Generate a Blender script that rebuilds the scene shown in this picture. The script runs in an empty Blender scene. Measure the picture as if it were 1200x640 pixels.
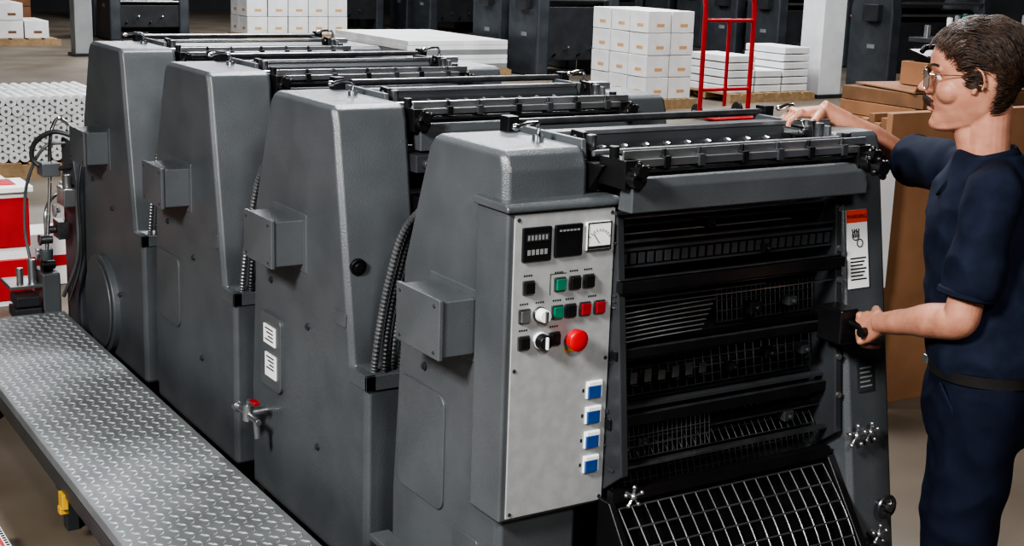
import bpy, math, random, bmesh
from mathutils import Vector, Matrix, noise
random.seed(7)
SC=bpy.context.scene; COL=SC.collection
V=Vector
# ---------------------------------------------------------------- materials
def mat(name,c1,c2=None,rough=.5,metal=0.,nscale=8.,bump=0.,bscale=200.,spec=.5,alpha=1.,coat=0.,detail=4.):
    m=bpy.data.materials.new(name); m.use_nodes=True
    nt=m.node_tree; b=nt.nodes['Principled BSDF']
    c2=c2 or tuple(x*.85 for x in c1)
    tc=nt.nodes.new('ShaderNodeTexCoord')
    n=nt.nodes.new('ShaderNodeTexNoise'); n.inputs['Scale'].default_value=nscale; n.inputs['Detail'].default_value=detail
    nt.links.new(tc.outputs['Object'],n.inputs['Vector'])
    r=nt.nodes.new('ShaderNodeValToRGB'); r.color_ramp.elements[0].position=.35; r.color_ramp.elements[1].position=.65
    r.color_ramp.elements[0].color=(*c1,1); r.color_ramp.elements[1].color=(*c2,1)
    nt.links.new(n.outputs['Fac'],r.inputs['Fac']); nt.links.new(r.outputs['Color'],b.inputs['Base Color'])
    b.inputs['Roughness'].default_value=rough; b.inputs['Metallic'].default_value=metal
    b.inputs['Specular IOR Level'].default_value=spec
    if coat: b.inputs['Coat Weight'].default_value=coat
    if alpha<1: b.inputs['Alpha'].default_value=alpha
    if bump:
        n2=nt.nodes.new('ShaderNodeTexNoise'); n2.inputs['Scale'].default_value=bscale; n2.inputs['Detail'].default_value=2
        nt.links.new(tc.outputs['Object'],n2.inputs['Vector'])
        bp=nt.nodes.new('ShaderNodeBump'); bp.inputs['Strength'].default_value=bump; bp.inputs['Distance'].default_value=.002
        nt.links.new(n2.outputs['Fac'],bp.inputs['Height']); nt.links.new(bp.outputs['Normal'],b.inputs['Normal'])
    return m
M={}
M['grey']=mat('painted_grey_metal',(.064,.071,.077),(.086,.094,.101),.37,nscale=4,bump=.5,bscale=300,spec=.65)
M['greyl']=mat('light_grey_metal',(.20,.21,.215),(.24,.25,.255),.4,nscale=3,bump=.2,bscale=400)
M['greyd']=mat('dark_grey_metal',(.030,.032,.036),(.042,.046,.050),.35,nscale=5,bump=.2,bscale=300)
M['greym']=mat('machine_grey_paint',(.040,.046,.054),(.058,.066,.075),.45,nscale=5)
M['black']=mat('black_metal',(.006,.006,.007),(.011,.011,.012),.35,nscale=9)
M['roller']=mat('oiled_roller_steel',(.025,.026,.028),(.045,.047,.05),.2,.7,nscale=4)
M['steel']=mat('steel',(.38,.39,.40),(.48,.49,.50),.28,.9,nscale=12)
M['chrome']=mat('chrome',(.65,.66,.67),(.75,.76,.77),.12,1.,nscale=5)
M['dsteel']=mat('dark_steel',(.11,.115,.12),(.17,.175,.18),.3,.8,nscale=20)
M['gwire']=mat('guard_wire',(.045,.047,.05),(.085,.088,.09),.4,.5,nscale=9)
M['alu']=mat('brushed_aluminium',(.40,.41,.415),(.46,.47,.475),.42,.35,nscale=30,bump=.08,bscale=600)
M['slat']=mat('bright_guide_slat',(.30,.31,.32),(.40,.41,.42),.35,.6,nscale=30)
M['white']=mat('white_plastic',(.75,.76,.76),(.82,.82,.82),.4)
M['paper']=mat('white_paper',(.60,.61,.62),(.72,.73,.73),.7,nscale=3)
M['red']=mat('red_plastic',(.50,.012,.018),(.58,.018,.022),.3)
M['dred']=mat('dark_red_plastic',(.26,.012,.018),(.31,.018,.022),.3)
M['redp']=mat('red_paint',(.38,.014,.02),(.46,.02,.026),.45)
M['orange']=mat('red_print',(.70,.06,.03),(.75,.08,.04),.5)
M['blue']=mat('blue_plastic',(.015,.05,.20),(.02,.07,.25),.3)
M['green']=mat('green_plastic',(.01,.13,.08),(.015,.17,.10),.3)
M['yellow']=mat('yellow_paint',(.5,.29,.03),(.55,.33,.04),.4)
M['ink']=mat('black_ink',(.01,.01,.01),(.015,.015,.015),.6)
M['rubber']=mat('rubber_hose',(.02,.021,.023),(.035,.036,.038),.45)
M['hose']=mat('grey_corrugated_hose',(.09,.095,.10),(.13,.135,.14),.35,.3)
M['card']=mat('brown_cardboard',(.25,.125,.065),(.32,.165,.088),.75,nscale=4,bump=.1,bscale=60)
M['cardd']=mat('dark_cardboard',(.15,.08,.042),(.22,.115,.06),.8,nscale=6)
M['tan']=mat('tan_label',(.55,.33,.15),(.6,.36,.18),.6)
M['wood']=mat('pallet_wood',(.28,.19,.10),(.38,.26,.15),.75,nscale=14,bump=.2,bscale=40)
M['concrete']=mat('concrete_floor',(.115,.092,.068),(.17,.146,.117),.5,nscale=1.3,bump=.15,bscale=60,detail=8)
M['wall']=mat('painted_wall',(.05,.053,.056),(.07,.073,.078),.8,nscale=1)
M['ceil']=mat('ceiling_paint',(.2,.2,.2),(.26,.26,.26),.8,nscale=1)
M['tread']=mat('tread_plate_steel',(.12,.13,.135),(.165,.177,.182),.6,.05,nscale=6,bump=.15,bscale=200)
M['tread2']=mat('worn_tread_steel',(.27,.285,.29),(.37,.385,.39),.5,.1,nscale=30)
M['skin']=mat('skin',(.37,.17,.115),(.45,.225,.155),.5,nscale=30,bump=.2,bscale=220)
M['skin'].node_tree.nodes['Principled BSDF'].inputs['Subsurface Weight'].default_value=.1
M['skin'].node_tree.nodes['Principled BSDF'].inputs['Subsurface Radius'].default_value=(.01,.004,.002)
M['nail']=mat('finger_nail',(.5,.29,.23),(.55,.33,.26),.3)
M['hair']=mat('brown_hair',(.016,.008,.005),(.050,.025,.014),.5,nscale=55,bump=.4,bscale=160)
M['mous']=mat('brown_moustache',(.018,.008,.005),(.04,.02,.012),.7,nscale=55)
M['navy']=mat('navy_cotton',(.007,.010,.023),(.012,.017,.035),.85,nscale=18,bump=.4,bscale=700,spec=.2)
M['navy2']=mat('navy_trouser_twill',(.005,.0072,.019),(.008,.011,.026),.85,nscale=12,bump=.4,bscale=700,spec=.2)
M['leather']=mat('black_leather',(.01,.01,.01),(.02,.02,.02),.4)
M['lens']=mat('tinted_lens',(.03,.02,.017),(.04,.028,.022),.05,alpha=.7,spec=.8)
M['gold']=mat('thin_metal_frame',(.25,.21,.16),(.32,.27,.2),.2,1.)
M['eye']=mat('eye_white',(.55,.50,.47),(.6,.55,.52),.25)
M['iris']=mat('iris',(.05,.03,.02),(.06,.04,.02),.1)
M['lip']=mat('lip',(.29,.115,.085),(.33,.135,.10),.45)
M['bluegrey']=mat('blue_grey_paint',(.10,.125,.15),(.13,.155,.18),.6,nscale=3)
M['colw']=mat('white_column_paint',(.55,.57,.58),(.65,.66,.67),.6,nscale=3)
M['colg']=mat('grey_column_paint',(.32,.34,.35),(.40,.42,.43),.6,nscale=3)
# ---------------------------------------------------------------- mesh builder
class MB:
    def __init__(s): s.v=[]; s.f=[]; s.m=[]; s.mi=0
    def add(s,vs,fs):
        o=len(s.v); s.v+=[V(p) for p in vs]
        for f in fs: s.f.append([i+o for i in f]); s.m.append(s.mi)
        return s
    def box(s,x0,x1,y0,y1,z0,z1):
        return s.add([(x0,y0,z0),(x1,y0,z0),(x1,y1,z0),(x0,y1,z0),(x0,y0,z1),(x1,y0,z1),(x1,y1,z1),(x0,y1,z1)],
          [(0,3,2,1),(4,5,6,7),(0,1,5,4),(1,2,6,5),(2,3,7,6),(3,0,4,7)])
    def prism(s,prof,x0,x1):
        n=len(prof)
        vs=[(x0,p[0],p[1]) for p in prof]+[(x1,p[0],p[1]) for p in prof]
        fs=[tuple(range(n)),tuple(range(2*n-1,n-1,-1))]+[(i,i+n,(i+1)%n+n,(i+1)%n) for i in range(n)]
        return s.add(vs,fs)
    def tube(s,pts,r,seg=12,caps=True,rs=None):
        pts=[V(p) for p in pts]; n=len(pts); base=len(s.v); up=None
        for i,p in enumerate(pts):
            t=(pts[min(i+1,n-1)]-pts[max(i-1,0)]).normalized()
            if up is None:
                a=V((0,0,1)) if abs(t.z)<.9 else V((1,0,0)); up=(a-t*a.dot(t)).normalized()
            else:
                up=(up-t*up.dot(t)).normalized()
            w=t.cross(up); rr=rs[i] if rs else r
            for k in range(seg):
                a=2*math.pi*k/seg; s.v.append(p+up*math.cos(a)*rr+w*math.sin(a)*rr)
        for i in range(n-1):
            for k in range(seg):
                a=base+i*seg+k; b=base+i*seg+(k+1)%seg
                s.f.append([a,b,b+seg,a+seg]); s.m.append(s.mi)
        if caps:
            s.f.append([base+k for k in range(seg)][::-1]); s.m.append(s.mi)
            s.f.append([base+(n-1)*seg+k for k in range(seg)]); s.m.append(s.mi)
        return s
    def cyl(s,p0,p1,r,r1=None,seg=20):
        return s.tube([p0,p1],r,seg,True,[r,r if r1 is None else r1])
    def ell(s,c,rx,ry=None,rz=None,R=None,nu=16,nv=10):
        ry=ry or rx; rz=rz or rx; c=V(c); vs=[];fs=[]
        for j in range(nv+1):
            th=math.pi*j/nv
            for i in range(nu):
                ph=2*math.pi*i/nu
                p=V((rx*math.sin(th)*math.cos(ph),ry*math.sin(th)*math.sin(ph),rz*math.cos(th)))
                if R: p=R@p
                vs.append(c+p)
        for j in range(nv):
            for i in range(nu):
                a=j*nu+i;b=j*nu+(i+1)%nu; fs.append((a,a+nu,b+nu,b))
        return s.add(vs,fs)
    def cone(s,p0,p1,r0,r1,seg=18):
        p0=V(p0);p1=V(p1); d=(p1-p0); L=d.length; t=d/L; pts=[];rs=[]
        for k in range(5):
            a=math.pi/2*(k/4.); pts.append(p0-t*r0*math.cos(a)*.999); rs.append(max(r0*math.sin(a),.0004))
        for k in range(5):
            a=math.pi/2*(1-k/4.); pts.append(p1+t*r1*math.cos(a)*.999); rs.append(max(r1*math.sin(a),.0004))
        return s.tube(pts,0,seg,True,rs)
    def limb(s,ctrl,rad,seg=24,sub=8):
        ctrl=[V(c) for c in ctrl]; n=len(ctrl)-1; pts=[];rs=[]
        for k in range(n*sub+1):
            t=k/sub; j=min(int(t),n-1); q=t-j
            p0=ctrl[max(j-1,0)];p1=ctrl[j];p2=ctrl[j+1];p3=ctrl[min(j+2,n)]
            pts.append(.5*((2*p1)+(p2-p0)*q+(2*p0-5*p1+4*p2-p3)*q*q+(3*p1-p0-3*p2+p3)*q**3))
            e=q*q*(3-2*q); rs.append(rad[j]*(1-e)+rad[j+1]*e)
        return s.tube(pts,0,seg,True,rs)
    def rings(s,rings,closed=True):
        n=len(rings[0]); vs=[p for r in rings for p in r]; fs=[]
        for j in range(len(rings)-1):
            for i in range(n):
                fs.append((j*n+i,j*n+(i+1)%n,(j+1)*n+(i+1)%n,(j+1)*n+i))
        if closed:
            fs.append(tuple(range(n))[::-1]); fs.append(tuple(range((len(rings)-1)*n,len(rings)*n)))
        return s.add(vs,fs)
def obj(name,mb,mats,parent=None,bevel=0,seg=2,smooth=True,label=None,angle=35,recalc=True):
    if not isinstance(mats,(list,tuple)): mats=[mats]
    mn=V((min(p.x for p in mb.v),min(p.y for p in mb.v),min(p.z for p in mb.v))); mx=V((max(p.x for p in mb.v),max(p.y for p in mb.v),max(p.z for p in mb.v)))
    c=(mn+mx)/2
    me=bpy.data.meshes.new(name); me.from_pydata([tuple(p-c) for p in mb.v],[],mb.f)
    for m in mats: me.materials.append(m)
    me.polygons.foreach_set('material_index',mb.m)
    if recalc:
        bm=bmesh.new(); bm.from_mesh(me); bmesh.ops.recalc_face_normals(bm,faces=bm.faces); bm.to_mesh(me); bm.free()
    if smooth:
        me.polygons.foreach_set('use_smooth',[True]*len(me.polygons)); me.set_sharp_from_angle(angle=math.radians(angle))
    o=bpy.data.objects.new(name,me); COL.objects.link(o); o.location=c
    if bevel:
        b=o.modifiers.new('bevel','BEVEL'); b.width=bevel; b.segments=seg; b.limit_method='ANGLE'; b.angle_limit=math.radians(25); b.harden_normals=True
    if parent: par(o,parent)
    if label: o['label']=label
    return o
def wloc(o):
    l=o.location.copy()
    if o.parent: l+=wloc(o.parent)
    return l
def par(o,p):
    o.parent=p; o.location=o.location-wloc(p)
def root(name,loc,label,cat,group=None):
    e=bpy.data.objects.new(name,None); e.empty_display_size=.1; COL.objects.link(e); e.location=loc
    tag(e,label,cat,group); return e
def tag(o,label,cat,group=None):
    o['label']=label; o['category']=cat
    if group: o['group']=group
def copy_tree(o,off):
    n=o.copy(); COL.objects.link(n); n.location=o.location+V(off)
    for c in o.children:
        cc=c.copy(); COL.objects.link(cc); cc.parent=n
        for d in c.children:
            dd=d.copy(); COL.objects.link(dd); dd.parent=cc
    return n
def bake(o):
    dg=bpy.context.evaluated_depsgraph_get(); dg.update()
    me=bpy.data.meshes.new_from_object(o.evaluated_get(dg)); o.modifiers.clear(); o.data=me
    me.polygons.foreach_set('use_smooth',[True]*len(me.polygons))
def remesh(o,vox,sm=4,fac=.5):
    m=o.modifiers.new('r','REMESH'); m.mode='VOXEL'; m.voxel_size=vox; m.use_smooth_shade=True
    s=o.modifiers.new('s','SMOOTH'); s.iterations=sm; s.factor=fac
    bake(o)
def text(name,body,size,loc,rot,m,parent,align='CENTER'):
    cu=bpy.data.curves.new(name,'FONT'); cu.body=body; cu.size=size; cu.align_x=align; cu.align_y='CENTER'; cu.extrude=.0003
    t=bpy.data.objects.new(name,cu); COL.objects.link(t)
    dg=bpy.context.evaluated_depsgraph_get(); dg.update()
    me=bpy.data.meshes.new_from_object(t.evaluated_get(dg)); bpy.data.objects.remove(t)
    me.materials.clear(); me.materials.append(m)
    o=bpy.data.objects.new(name,me); COL.objects.link(o); o.location=loc; o.rotation_euler=rot
    par(o,parent); return o
# ---------------------------------------------------------------- room
def struct(name,mb,m):
    o=obj(name,mb,m,smooth=False); o['kind']='structure'; return o
struct('floor',MB().box(-5,26,-5,36,-.1,0),M['concrete'])
struct('ceiling',MB().box(-5,26,-5,36,6,6.1),M['ceil'])
struct('wall_back',MB().box(-5,26,36,36.2,0,6),M['wall'])
struct('wall_left',MB().box(-5.2,-5,-5,36,0,6),M['wall'])
struct('wall_right',MB().box(26,26.2,-5,36,0,6),M['wall'])
struct('wall_front',MB().box(-5,26,-5.2,-5,0,6),M['wall'])
# ---------------------------------------------------------------- press units
XL0,XL1,XR0,XR1=1.573,1.80,2.56,2.718
PROF=[(2.23,.15),(2.23,.735),(2.325,.745),(2.335,.80),(2.44,1.42),(2.46,1.465),(2.880,1.465),(2.908,1.436),(3.03,1.12),(3.08,.5),(3.08,.15)]
PROFN=[(2.53,.15),(2.54,1.0),(2.548,1.42),(2.565,1.465),(2.880,1.465),(2.908,1.436),(3.03,1.12),(3.08,.5),(3.08,.15)]
PROFR=[(2.32,.15),(2.38,.5),(2.535,1.42),(2.550,1.465),(2.880,1.465),(2.908,1.436),(3.03,1.12),(3.08,.5),(3.08,.15)]
def lever(r,base,flip=1):
    x,y,z=base
    mb=MB(); mb.cyl((x,y,z-.01),(x,y,z+.012),.014)
    mb.tube([(x,y,z+.012),(x,y-.004,z+.03),(x-.012*flip,y-.012,z+.042),(x-.05*flip,y-.03,z+.044),(x-.085*flip,y-.045,z+.04)],.005,10)
    mb.ell((x-.09*flip,y-.047,z+.039),.011,.008,.008)
    return obj('lever_handle',mb,M['chrome'],r,label='chrome lever handle')
def knob(r,p,ax=(0,-1,0),s=1.):
    p=V(p);a=V(ax)
    mb=MB(); mb.cyl(p,p+a*.035*s,.008*s); mb.cyl(p+a*.03*s,p+a*.055*s,.022*s,.019*s,16)
    u=V((0,0,1)); w=a.cross(u)
    for k in range(4):
        t=math.pi/2*k+.4; q=p+a*.043*s+(u*math.cos(t)+w*math.sin(t))*.024*s; mb.ell(q,.009*s,nu=8,nv=6)
    return obj('clamp_knob',mb,M['black'],r)
def housing(pr,x0,x1,r,w=.014):
    o=obj('side_housing',MB().prism(pr,x0,x1),M['grey'],r)
    for wd,sg,an in ((w,1,28),(.0045,3,18)):
        b=o.modifiers.new('bevel','BEVEL'); b.width=wd; b.segments=sg; b.limit_method='ANGLE'; b.angle_limit=math.radians(an); b.harden_normals=True
    return o
def unit(near):
    r=root('printing_press_unit',(2.15,2.65,0),'','printing press')
    housing(PROFN if near else PROF,XL0,XL1,r); housing(PROFR if near else PROF,XR0,XR1,r,.012)
    mb=MB().box(XL1-.02,XR0+.02,2.35,3.05,.12,.30); mb.box(XL1-.02,XR0+.02,2.98,3.03,.28,1.12)
    mb.box(XL0+.03,XR1-.03,2.4,3.06,0,.16)
    obj('machine_bed',mb,M['black'],r,.005)
    for (y,z,rad) in ((2.76,1.12,.115),(2.76,.88,.115),(2.80,.60,.12)):
        mb=MB().cyl((XL1-.01,y,z),(XR0+.01,y,z),rad,seg=48)
        for x in (XL1+.03,XR0-.04): mb.cyl((x,y,z),(x+.012,y,z),rad+.008,seg=48)
        obj('impression_cylinder',mb,M['roller'],r)
    for (y,z,rad) in ((2.60,1.30,.030),(2.67,1.34,.028),(2.74,1.31,.034),(2.81,1.34,.028),(2.64,1.25,.028),(2.88,1.30,.03),(2.64,1.395,.028),(2.86,1.385,.022)):
        mb=MB().cyl((XL1-.01,y,z),(XR0+.01,y,z),rad,seg=28); mb.cyl((XL1,y,z),(XL1+.02,y,z),rad+.005,seg=28)
        obj('ink_roller',mb,M['roller'],r)
    obj('ink_fountain',MB().prism([(2.690,1.38),(2.70,1.450),(2.720,1.474),(2.790,1.474),(2.825,1.38)],XL1+.01,XR0-.01),M['greyd'],r,.004,2)
    obj('fountain_blade',MB().box(XL1+.01,XR0-.01,2.712,2.718,1.468,1.479),M['steel'],r,.001)
    for i in range(10):
        x=XL1+.07+i*.065; obj('ink_key',MB().cyl((x,2.705,1.44),(x,2.680,1.435),.008,seg=8),M['dsteel'],r)
    obj('tie_rod',MB().cyl((XL1-.04,2.855,1.484),(XR0+.04,2.855,1.484),.010),M['dsteel'],r)
    for x in (XL1-.03,XR0+.03): obj('rod_clamp',MB().box(x-.016,x+.016,2.835,2.875,1.45,1.502),M['black'],r,.003)
    obj('tension_rod',MB().cyl((XL1,2.54,1.452),(XR0,2.54,1.452),.007),M['steel'],r)
    obj('wiper_bar',MB().box(XL1+.02,XR0-.02,2.575,2.592,1.38,1.452),M['black'],r,.002)
    obj('guide_bar',MB().box(XL1+.02,XR0+.01,2.434,2.466,1.433,1.450).box(XL1+.02,XR0+.01,2.452,2.458,1.448,1.468),M['steel'],r,.002)
    obj('lower_guide_bar',MB().box(XL1+.02,XR0+.01,2.445,2.455,1.418,1.426),M['dsteel'],r,.002)
    for i,x in enumerate([1.92,2.02,2.15,2.26,2.36,2.47]):
        obj('sheet_stop',MB().box(x,x+.018,2.430,2.466,1.428,1.455).cyl((x+.009,2.447,1.45),(x+.009,2.447,1.470),.005,seg=10),M['greyd' if i%2 else 'black'],r,.002)
    for x in (XL1+.03,XR0-.015):
        mb=MB().box(x-.020,x+.020,2.43,2.53,1.385,1.450); mb.cyl((x,2.43,1.410),(x,2.400,1.410),.020)
        mb.cyl((x-.008,2.49,1.44),(x-.008,2.49,1.475),.012,seg=12); mb.cyl((x+.01,2.46,1.42),(x+.01,2.41,1.437),.008,seg=10)
        obj('bar_bracket',mb,M['black'],r,.003)
        knob(r,(x,2.43,1.43),s=.78)
        obj('adjuster_screw',MB().cyl((x+.005,2.60,1.44),(x+.005,2.60,1.486),.013,seg=12),M['dsteel'],r,.002)
        obj('pivot_arm',MB().prism([(2.60,1.44),(2.61,1.49),(2.66,1.492),(2.67,1.44)],x-.012,x+.004).cyl((x-.02,2.635,1.472),(x+.012,2.635,1.472),.010,seg=12),M['black'],r,.002)
    if not near:
        for (z,h,d) in ((1.30,.05,.03),(1.19,.04,.045),(1.06,.05,.025)):
            obj('gap_mechanism',MB().box(XL1,XL1+.07,2.42-d+(z-1.3)*.1,2.47,z-h/2,z+h/2).cyl((XL1+.03,2.42-d+(z-1.3)*.1,z),(XL1+.03,2.40-d+(z-1.3)*.1,z),.014,seg=14),M['black' if d>.03 else 'greyd'],r,.004)
    lever(r,(XL1-.06,2.68,1.467),1); lever(r,(XR0+.08,2.80,1.467),1)
    for a,b in ((XL1-.010,XL1+.004),(XR0-.004,XR0+.010)):
        obj('housing_rim',MB().prism([(2.57,1.44),(2.575,1.480),(2.86,1.480),(2.87,1.44)],a,b),M['grey'],r,.003)
    obj('metering_block',MB().box(XR0+.03,XR0+.09,2.66,2.71,1.455,1.485),M['steel'],r,.005)
    obj('crossbeam',MB().prism([(2.425,1.330),(2.425,1.388),(2.44,1.405),(2.47,1.405),(2.48,1.330)],XL1+.03,XR0),M['grey'],r,.004,2)
    for x in (XL1,XR0-.03):
        obj('inner_cheek',MB().prism([(2.56,.3),(2.56,1.36),(2.5,1.43),(2.9,1.43),(2.98,1.1),(2.98,.3)],x,x+.03),M['black'],r,.004)
    o=obj('terminal_box',MB().box(1.477,1.580,2.652,2.858,.978,1.112),M['grey'],r,.004,2)
    obj('box_lid',MB().box(1.470,1.482,2.647,2.863,.973,1.117),M['grey'],o,.003,2)
    for y in (2.67,2.84):
        for z in (.99,1.10): obj('lid_screw',MB().cyl((1.472,y,z),(1.467,y,z),.004,seg=10),M['dsteel'],o)
    obj('box_backplate',MB().box(1.570,1.578,2.63,2.88,.955,1.130),M['grey'],r,.005,2)
    for (y,z) in ((2.62,.80),(2.90,.88),(2.55,.45)):
        obj('frame_bolt',MB().cyl((1.575,y,z),(1.567,y,z),.010,seg=14).cyl((1.568,y,z),(1.563,y,z),.006,seg=6),M['greyd'],r)
    if not near:
        obj('hose_tray',MB().box(1.60,1.80,2.235,2.33,.735,.745).box(1.57,1.60,2.225,2.335,.715,.757).box(1.57,1.80,2.225,2.235,.715,.757),M['grey'],r,.002)
        for i in range(4):
            x=1.625+.026*i
            ctrl=[V((x,2.295-.012*(i%2),.74)),V((x+.003,2.265,.88)),V((x+.008,2.218,1.03)),V((x+.014,2.14,1.18)),V((x+.02,1.97,1.30))]
            pts=[];rs=[];N=200
            for k in range(N+1):
                t=k/N*4; j=min(int(t),3); f=t-j
                p0=ctrl[max(j-1,0)];p1=ctrl[j];p2=ctrl[j+1];p3=ctrl[min(j+2,4)]
                p=.5*((2*p1)+(p2-p0)*f+(2*p0-5*p1+4*p2-p3)*f*f+(3*p1-p0-3*p2+p3)*f*f*f)
                pts.append(p); rs.append(.0105 if k%4 in (0,1) else .0085)
            obj('corrugated_hose',MB().tube(pts,0,10,True,rs),M['hose'] if i%2==0 else M['rubber'],r,angle=25)
    return r
u3=unit(False)
u3.location+=V((0,1,0))
u2=copy_tree(u3,(0,1,0)); u1=copy_tree(u3,(0,2,0)); u4=unit(True)
for u,l in ((u1,'grey printing unit beside the feeder, round wheel cover on its side'),(u2,'grey painted steel printing unit with ink rollers on top'),
            (u3,'grey printing unit with two white labels on a side plate'),(u4,'grey printing unit with control console and open delivery')):
    tag(u,l,'printing press','units of the offset printing press')
obj('wheel_cover',MB().cyl((1.58,5.77,.36),(1.545,5.77,.36),.215,seg=48).cyl((1.546,5.77,.36),(1.535,5.77,.36),.19,seg=48),M['grey'],u1,.008,3)
def round_panel(name,y0,y1,z0,z1,x0,x1,par_,m,rad=.03,bv=.003):
    pts=[]
    for (cy,cz,a0) in ((y1-rad,z1-rad,0),(y0+rad,z1-rad,90),(y0+rad,z0+rad,180),(y1-rad,z0+rad,270)):
        for k in range(5):
            a=math.radians(a0+k*22.5); pts.append((cy+rad*math.cos(a),cz+rad*math.sin(a)))
    return obj(name,MB().prism(pts,x0,x1),m,par_,bv,2)
pl=round_panel('label_plate',3.81,3.975,.53,.77,1.562,1.578,u3,M['grey'],.025)
for i,(a,b,c,d) in enumerate(((3.845,3.935,.675,.735),(3.84,3.925,.57,.645))):
    lb=obj('paper_label',MB().box(1.558,1.5625,a,b,c,d),M['white'],pl)
    mb=MB()
    for k in range(4): mb.box(1.557,1.5585,a+.012,b-.014-.012*(k%3),d-.012-k*.012,d-.008-k*.012)
    par(obj('label_print',mb,M['ink']),pl)
mb=MB(); mb.cyl((1.575,3.95,.44),(1.50,3.95,.44),.014); mb.cyl((1.51,3.95,.415),(1.51,3.95,.47),.017); mb.cyl((1.51,4.04,.435),(1.51,3.86,.435),.010)
mb.tube([(1.51,3.95,.47),(1.51,3.94,.485),(1.50,3.89,.495)],.007,8); mb.cyl((1.51,3.88,.435),(1.51,3.87,.38),.010); mb.cyl((1.51,4.05,.435),(1.51,4.03,.435),.018)
tp=obj('valve_tap',mb,M['steel'],u3,.002); obj('tap_handle',MB().box(1.495,1.515,3.86,3.90,.49,.503),M['dred'],tp,.003)
obj('oil_cap',MB().cyl((1.57,4.96,1.04),(1.53,4.96,1.04),.012).cyl((1.53,4.96,1.04),(1.525,4.96,1.04),.016),M['orange'],u2)
round_panel('access_panel',2.79,3.03,.53,.83,1.567,1.576,u4,M['grey'])
round_panel('access_panel',4.78,5.03,.50,.76,1.567,1.576,u2,M['grey'])
round_panel('hatch_plate',2.62,2.74,.45,.52,1.569,1.576,u4,M['grey'],.01)
for (u,y0,y1,z0,z1) in ((u3,3.36,3.43,.86,.90),(u2,4.37,4.43,.88,.93)): round_panel('small_nameplate',y0,y1,z0,z1,1.570,1.575,u,M['grey'],.008,.001)
obj('grease_port',MB().cyl((1.612,3.376,1.03),(1.612,3.362,1.028),.024).cyl((1.612,3.364,1.028),(1.612,3.357,1.027),.014),M['black'],u3,.002)
obj('foot_ledge',MB().box(1.52,1.58,2.35,3.10,.345,.365),M['grey'],u4,.004,2)
# ---------------------------------------------------------------- console
cx0,cx1,cy,cz0,cz1=1.556,1.846,2.505,.612,1.342
con=obj('control_console',MB().box(cx0,cx1,cy,2.64,cz0,cz1),M['grey'],u4,.008,2)
obj('console_lid',MB().prism([(cy-.012,cz1-.004),(cy-.012,cz1+.008),(cy+.0,cz1+.016),(2.645,cz1+.016),(2.645,cz1-.004)],cx0-.008,cx1+.008),M['grey'],con,.005,2)
px0,px1,pz0,pz1=1.573,1.842,.622,1.332
obj('faceplate',MB().box(px0,px1,cy-.004,cy+.004,pz0,pz1),M['alu'],con,.0015)
W=px1-px0; H=pz1-pz0; yf=cy-.004
def sx(s): return px0+s*W
def sz(t): return pz1-t*H
for s in (.035,.965):
    for t in (.015,.5,.985): obj('faceplate_screw',MB().cyl((sx(s),yf+.001,sz(t)),(sx(s),yf-.002,sz(t)),.0045,seg=12),M['dsteel'],con)
def inst(s0,s1,t0,t1,kind):
    obj('display_window' if kind<2 else 'ammeter',MB().box(sx(s0),sx(s1),yf-.008,yf+.002,sz(t1),sz(t0)),M['black'] if kind<2 else M['white'],con,.002)
    w=sx(s1)-sx(s0);h=sz(t0)-sz(t1); x=sx(s0); z=sz(t1); y=yf-.0085
    mb=MB()
    if kind==0:
        obj('counter_strip',MB().box(x+.1*w,x+.9*w,y-.001,y,z+.60*h,z+.82*h),M['dsteel'],con)
        for k in range(6): mb.box(x+(.14+.125*k)*w,x+(.20+.125*k)*w,y-.002,y-.001,z+.64*h,z+.78*h)
        obj('counter_readout',mb,M['greyl'],con); mb=MB()
        for k in range(5): mb.box(x+(.14+.15*k)*w,x+(.24+.15*k)*w,y-.001,y,z+.2*h,z+.36*h)
        obj('counter_readout',mb,M['greyl'],con)
    elif kind==1:
        for k in range(6): mb.box(x+(.12+.13*k)*w,x+(.21+.13*k)*w,y-.001,y,z+.80*h,z+.86*h)
        obj('counter_readout',mb,M['greyl'],con)
    else:
        c=V((x+.5*w,y-.0005,z+.25*h))
        for k in range(9):
            a=math.radians(150-15*k); d=V((math.cos(a),0,math.sin(a)))
            mb.tube([c+d*.42*h,c+d*.52*h],.0006,4)
        mb.tube([c,c+V((-.6,0,.8))*.45*h],.0008,4); mb.box(x+.05*w,x+.95*w,y-.001,y,z+.06*h,z+.16*h)
        for q in ((0,.04,0,1),(.96,1,0,1),(0,1,0,.04),(0,1,.96,1)): mb.box(x+q[0]*w,x+q[1]*w,y-.001,y,z+q[2]*h,z+q[3]*h)
        obj('meter_scale',mb,M['ink'],con)
inst(.07,.345,.040,.148,0); inst(.385,.655,.040,.142,1); inst(.70,.945,.040,.132,2)
def button(s,t,m,w=.030,h=.032,name='push_button'):
    x=sx(s);z=sz(t); mb=MB().box(x-w/2,x+w/2,yf-.005,yf+.002,z-h/2,z+h/2); mb.mi=1; mb.box(x-w*.4,x+w*.4,yf-.012,yf-.004,z-h*.4,z+h*.4)
    return obj(name,mb,[M['dsteel'],m],con,.0015)
T1,T2,T3=.232,.323,.410
for s,m in ((.145,'black'),(.455,'green'),(.605,'black'),(.745,'black')): button(s,T1,M[m])
for s,m in ((.115,'steel'),(.44,'green'),(.57,'black'),(.72,'dred'),(.87,'dred')): button(s,T2,M[m])
for s,m in ((.115,'black'),(.42,'black')): button(s,T3,M[m])
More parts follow.
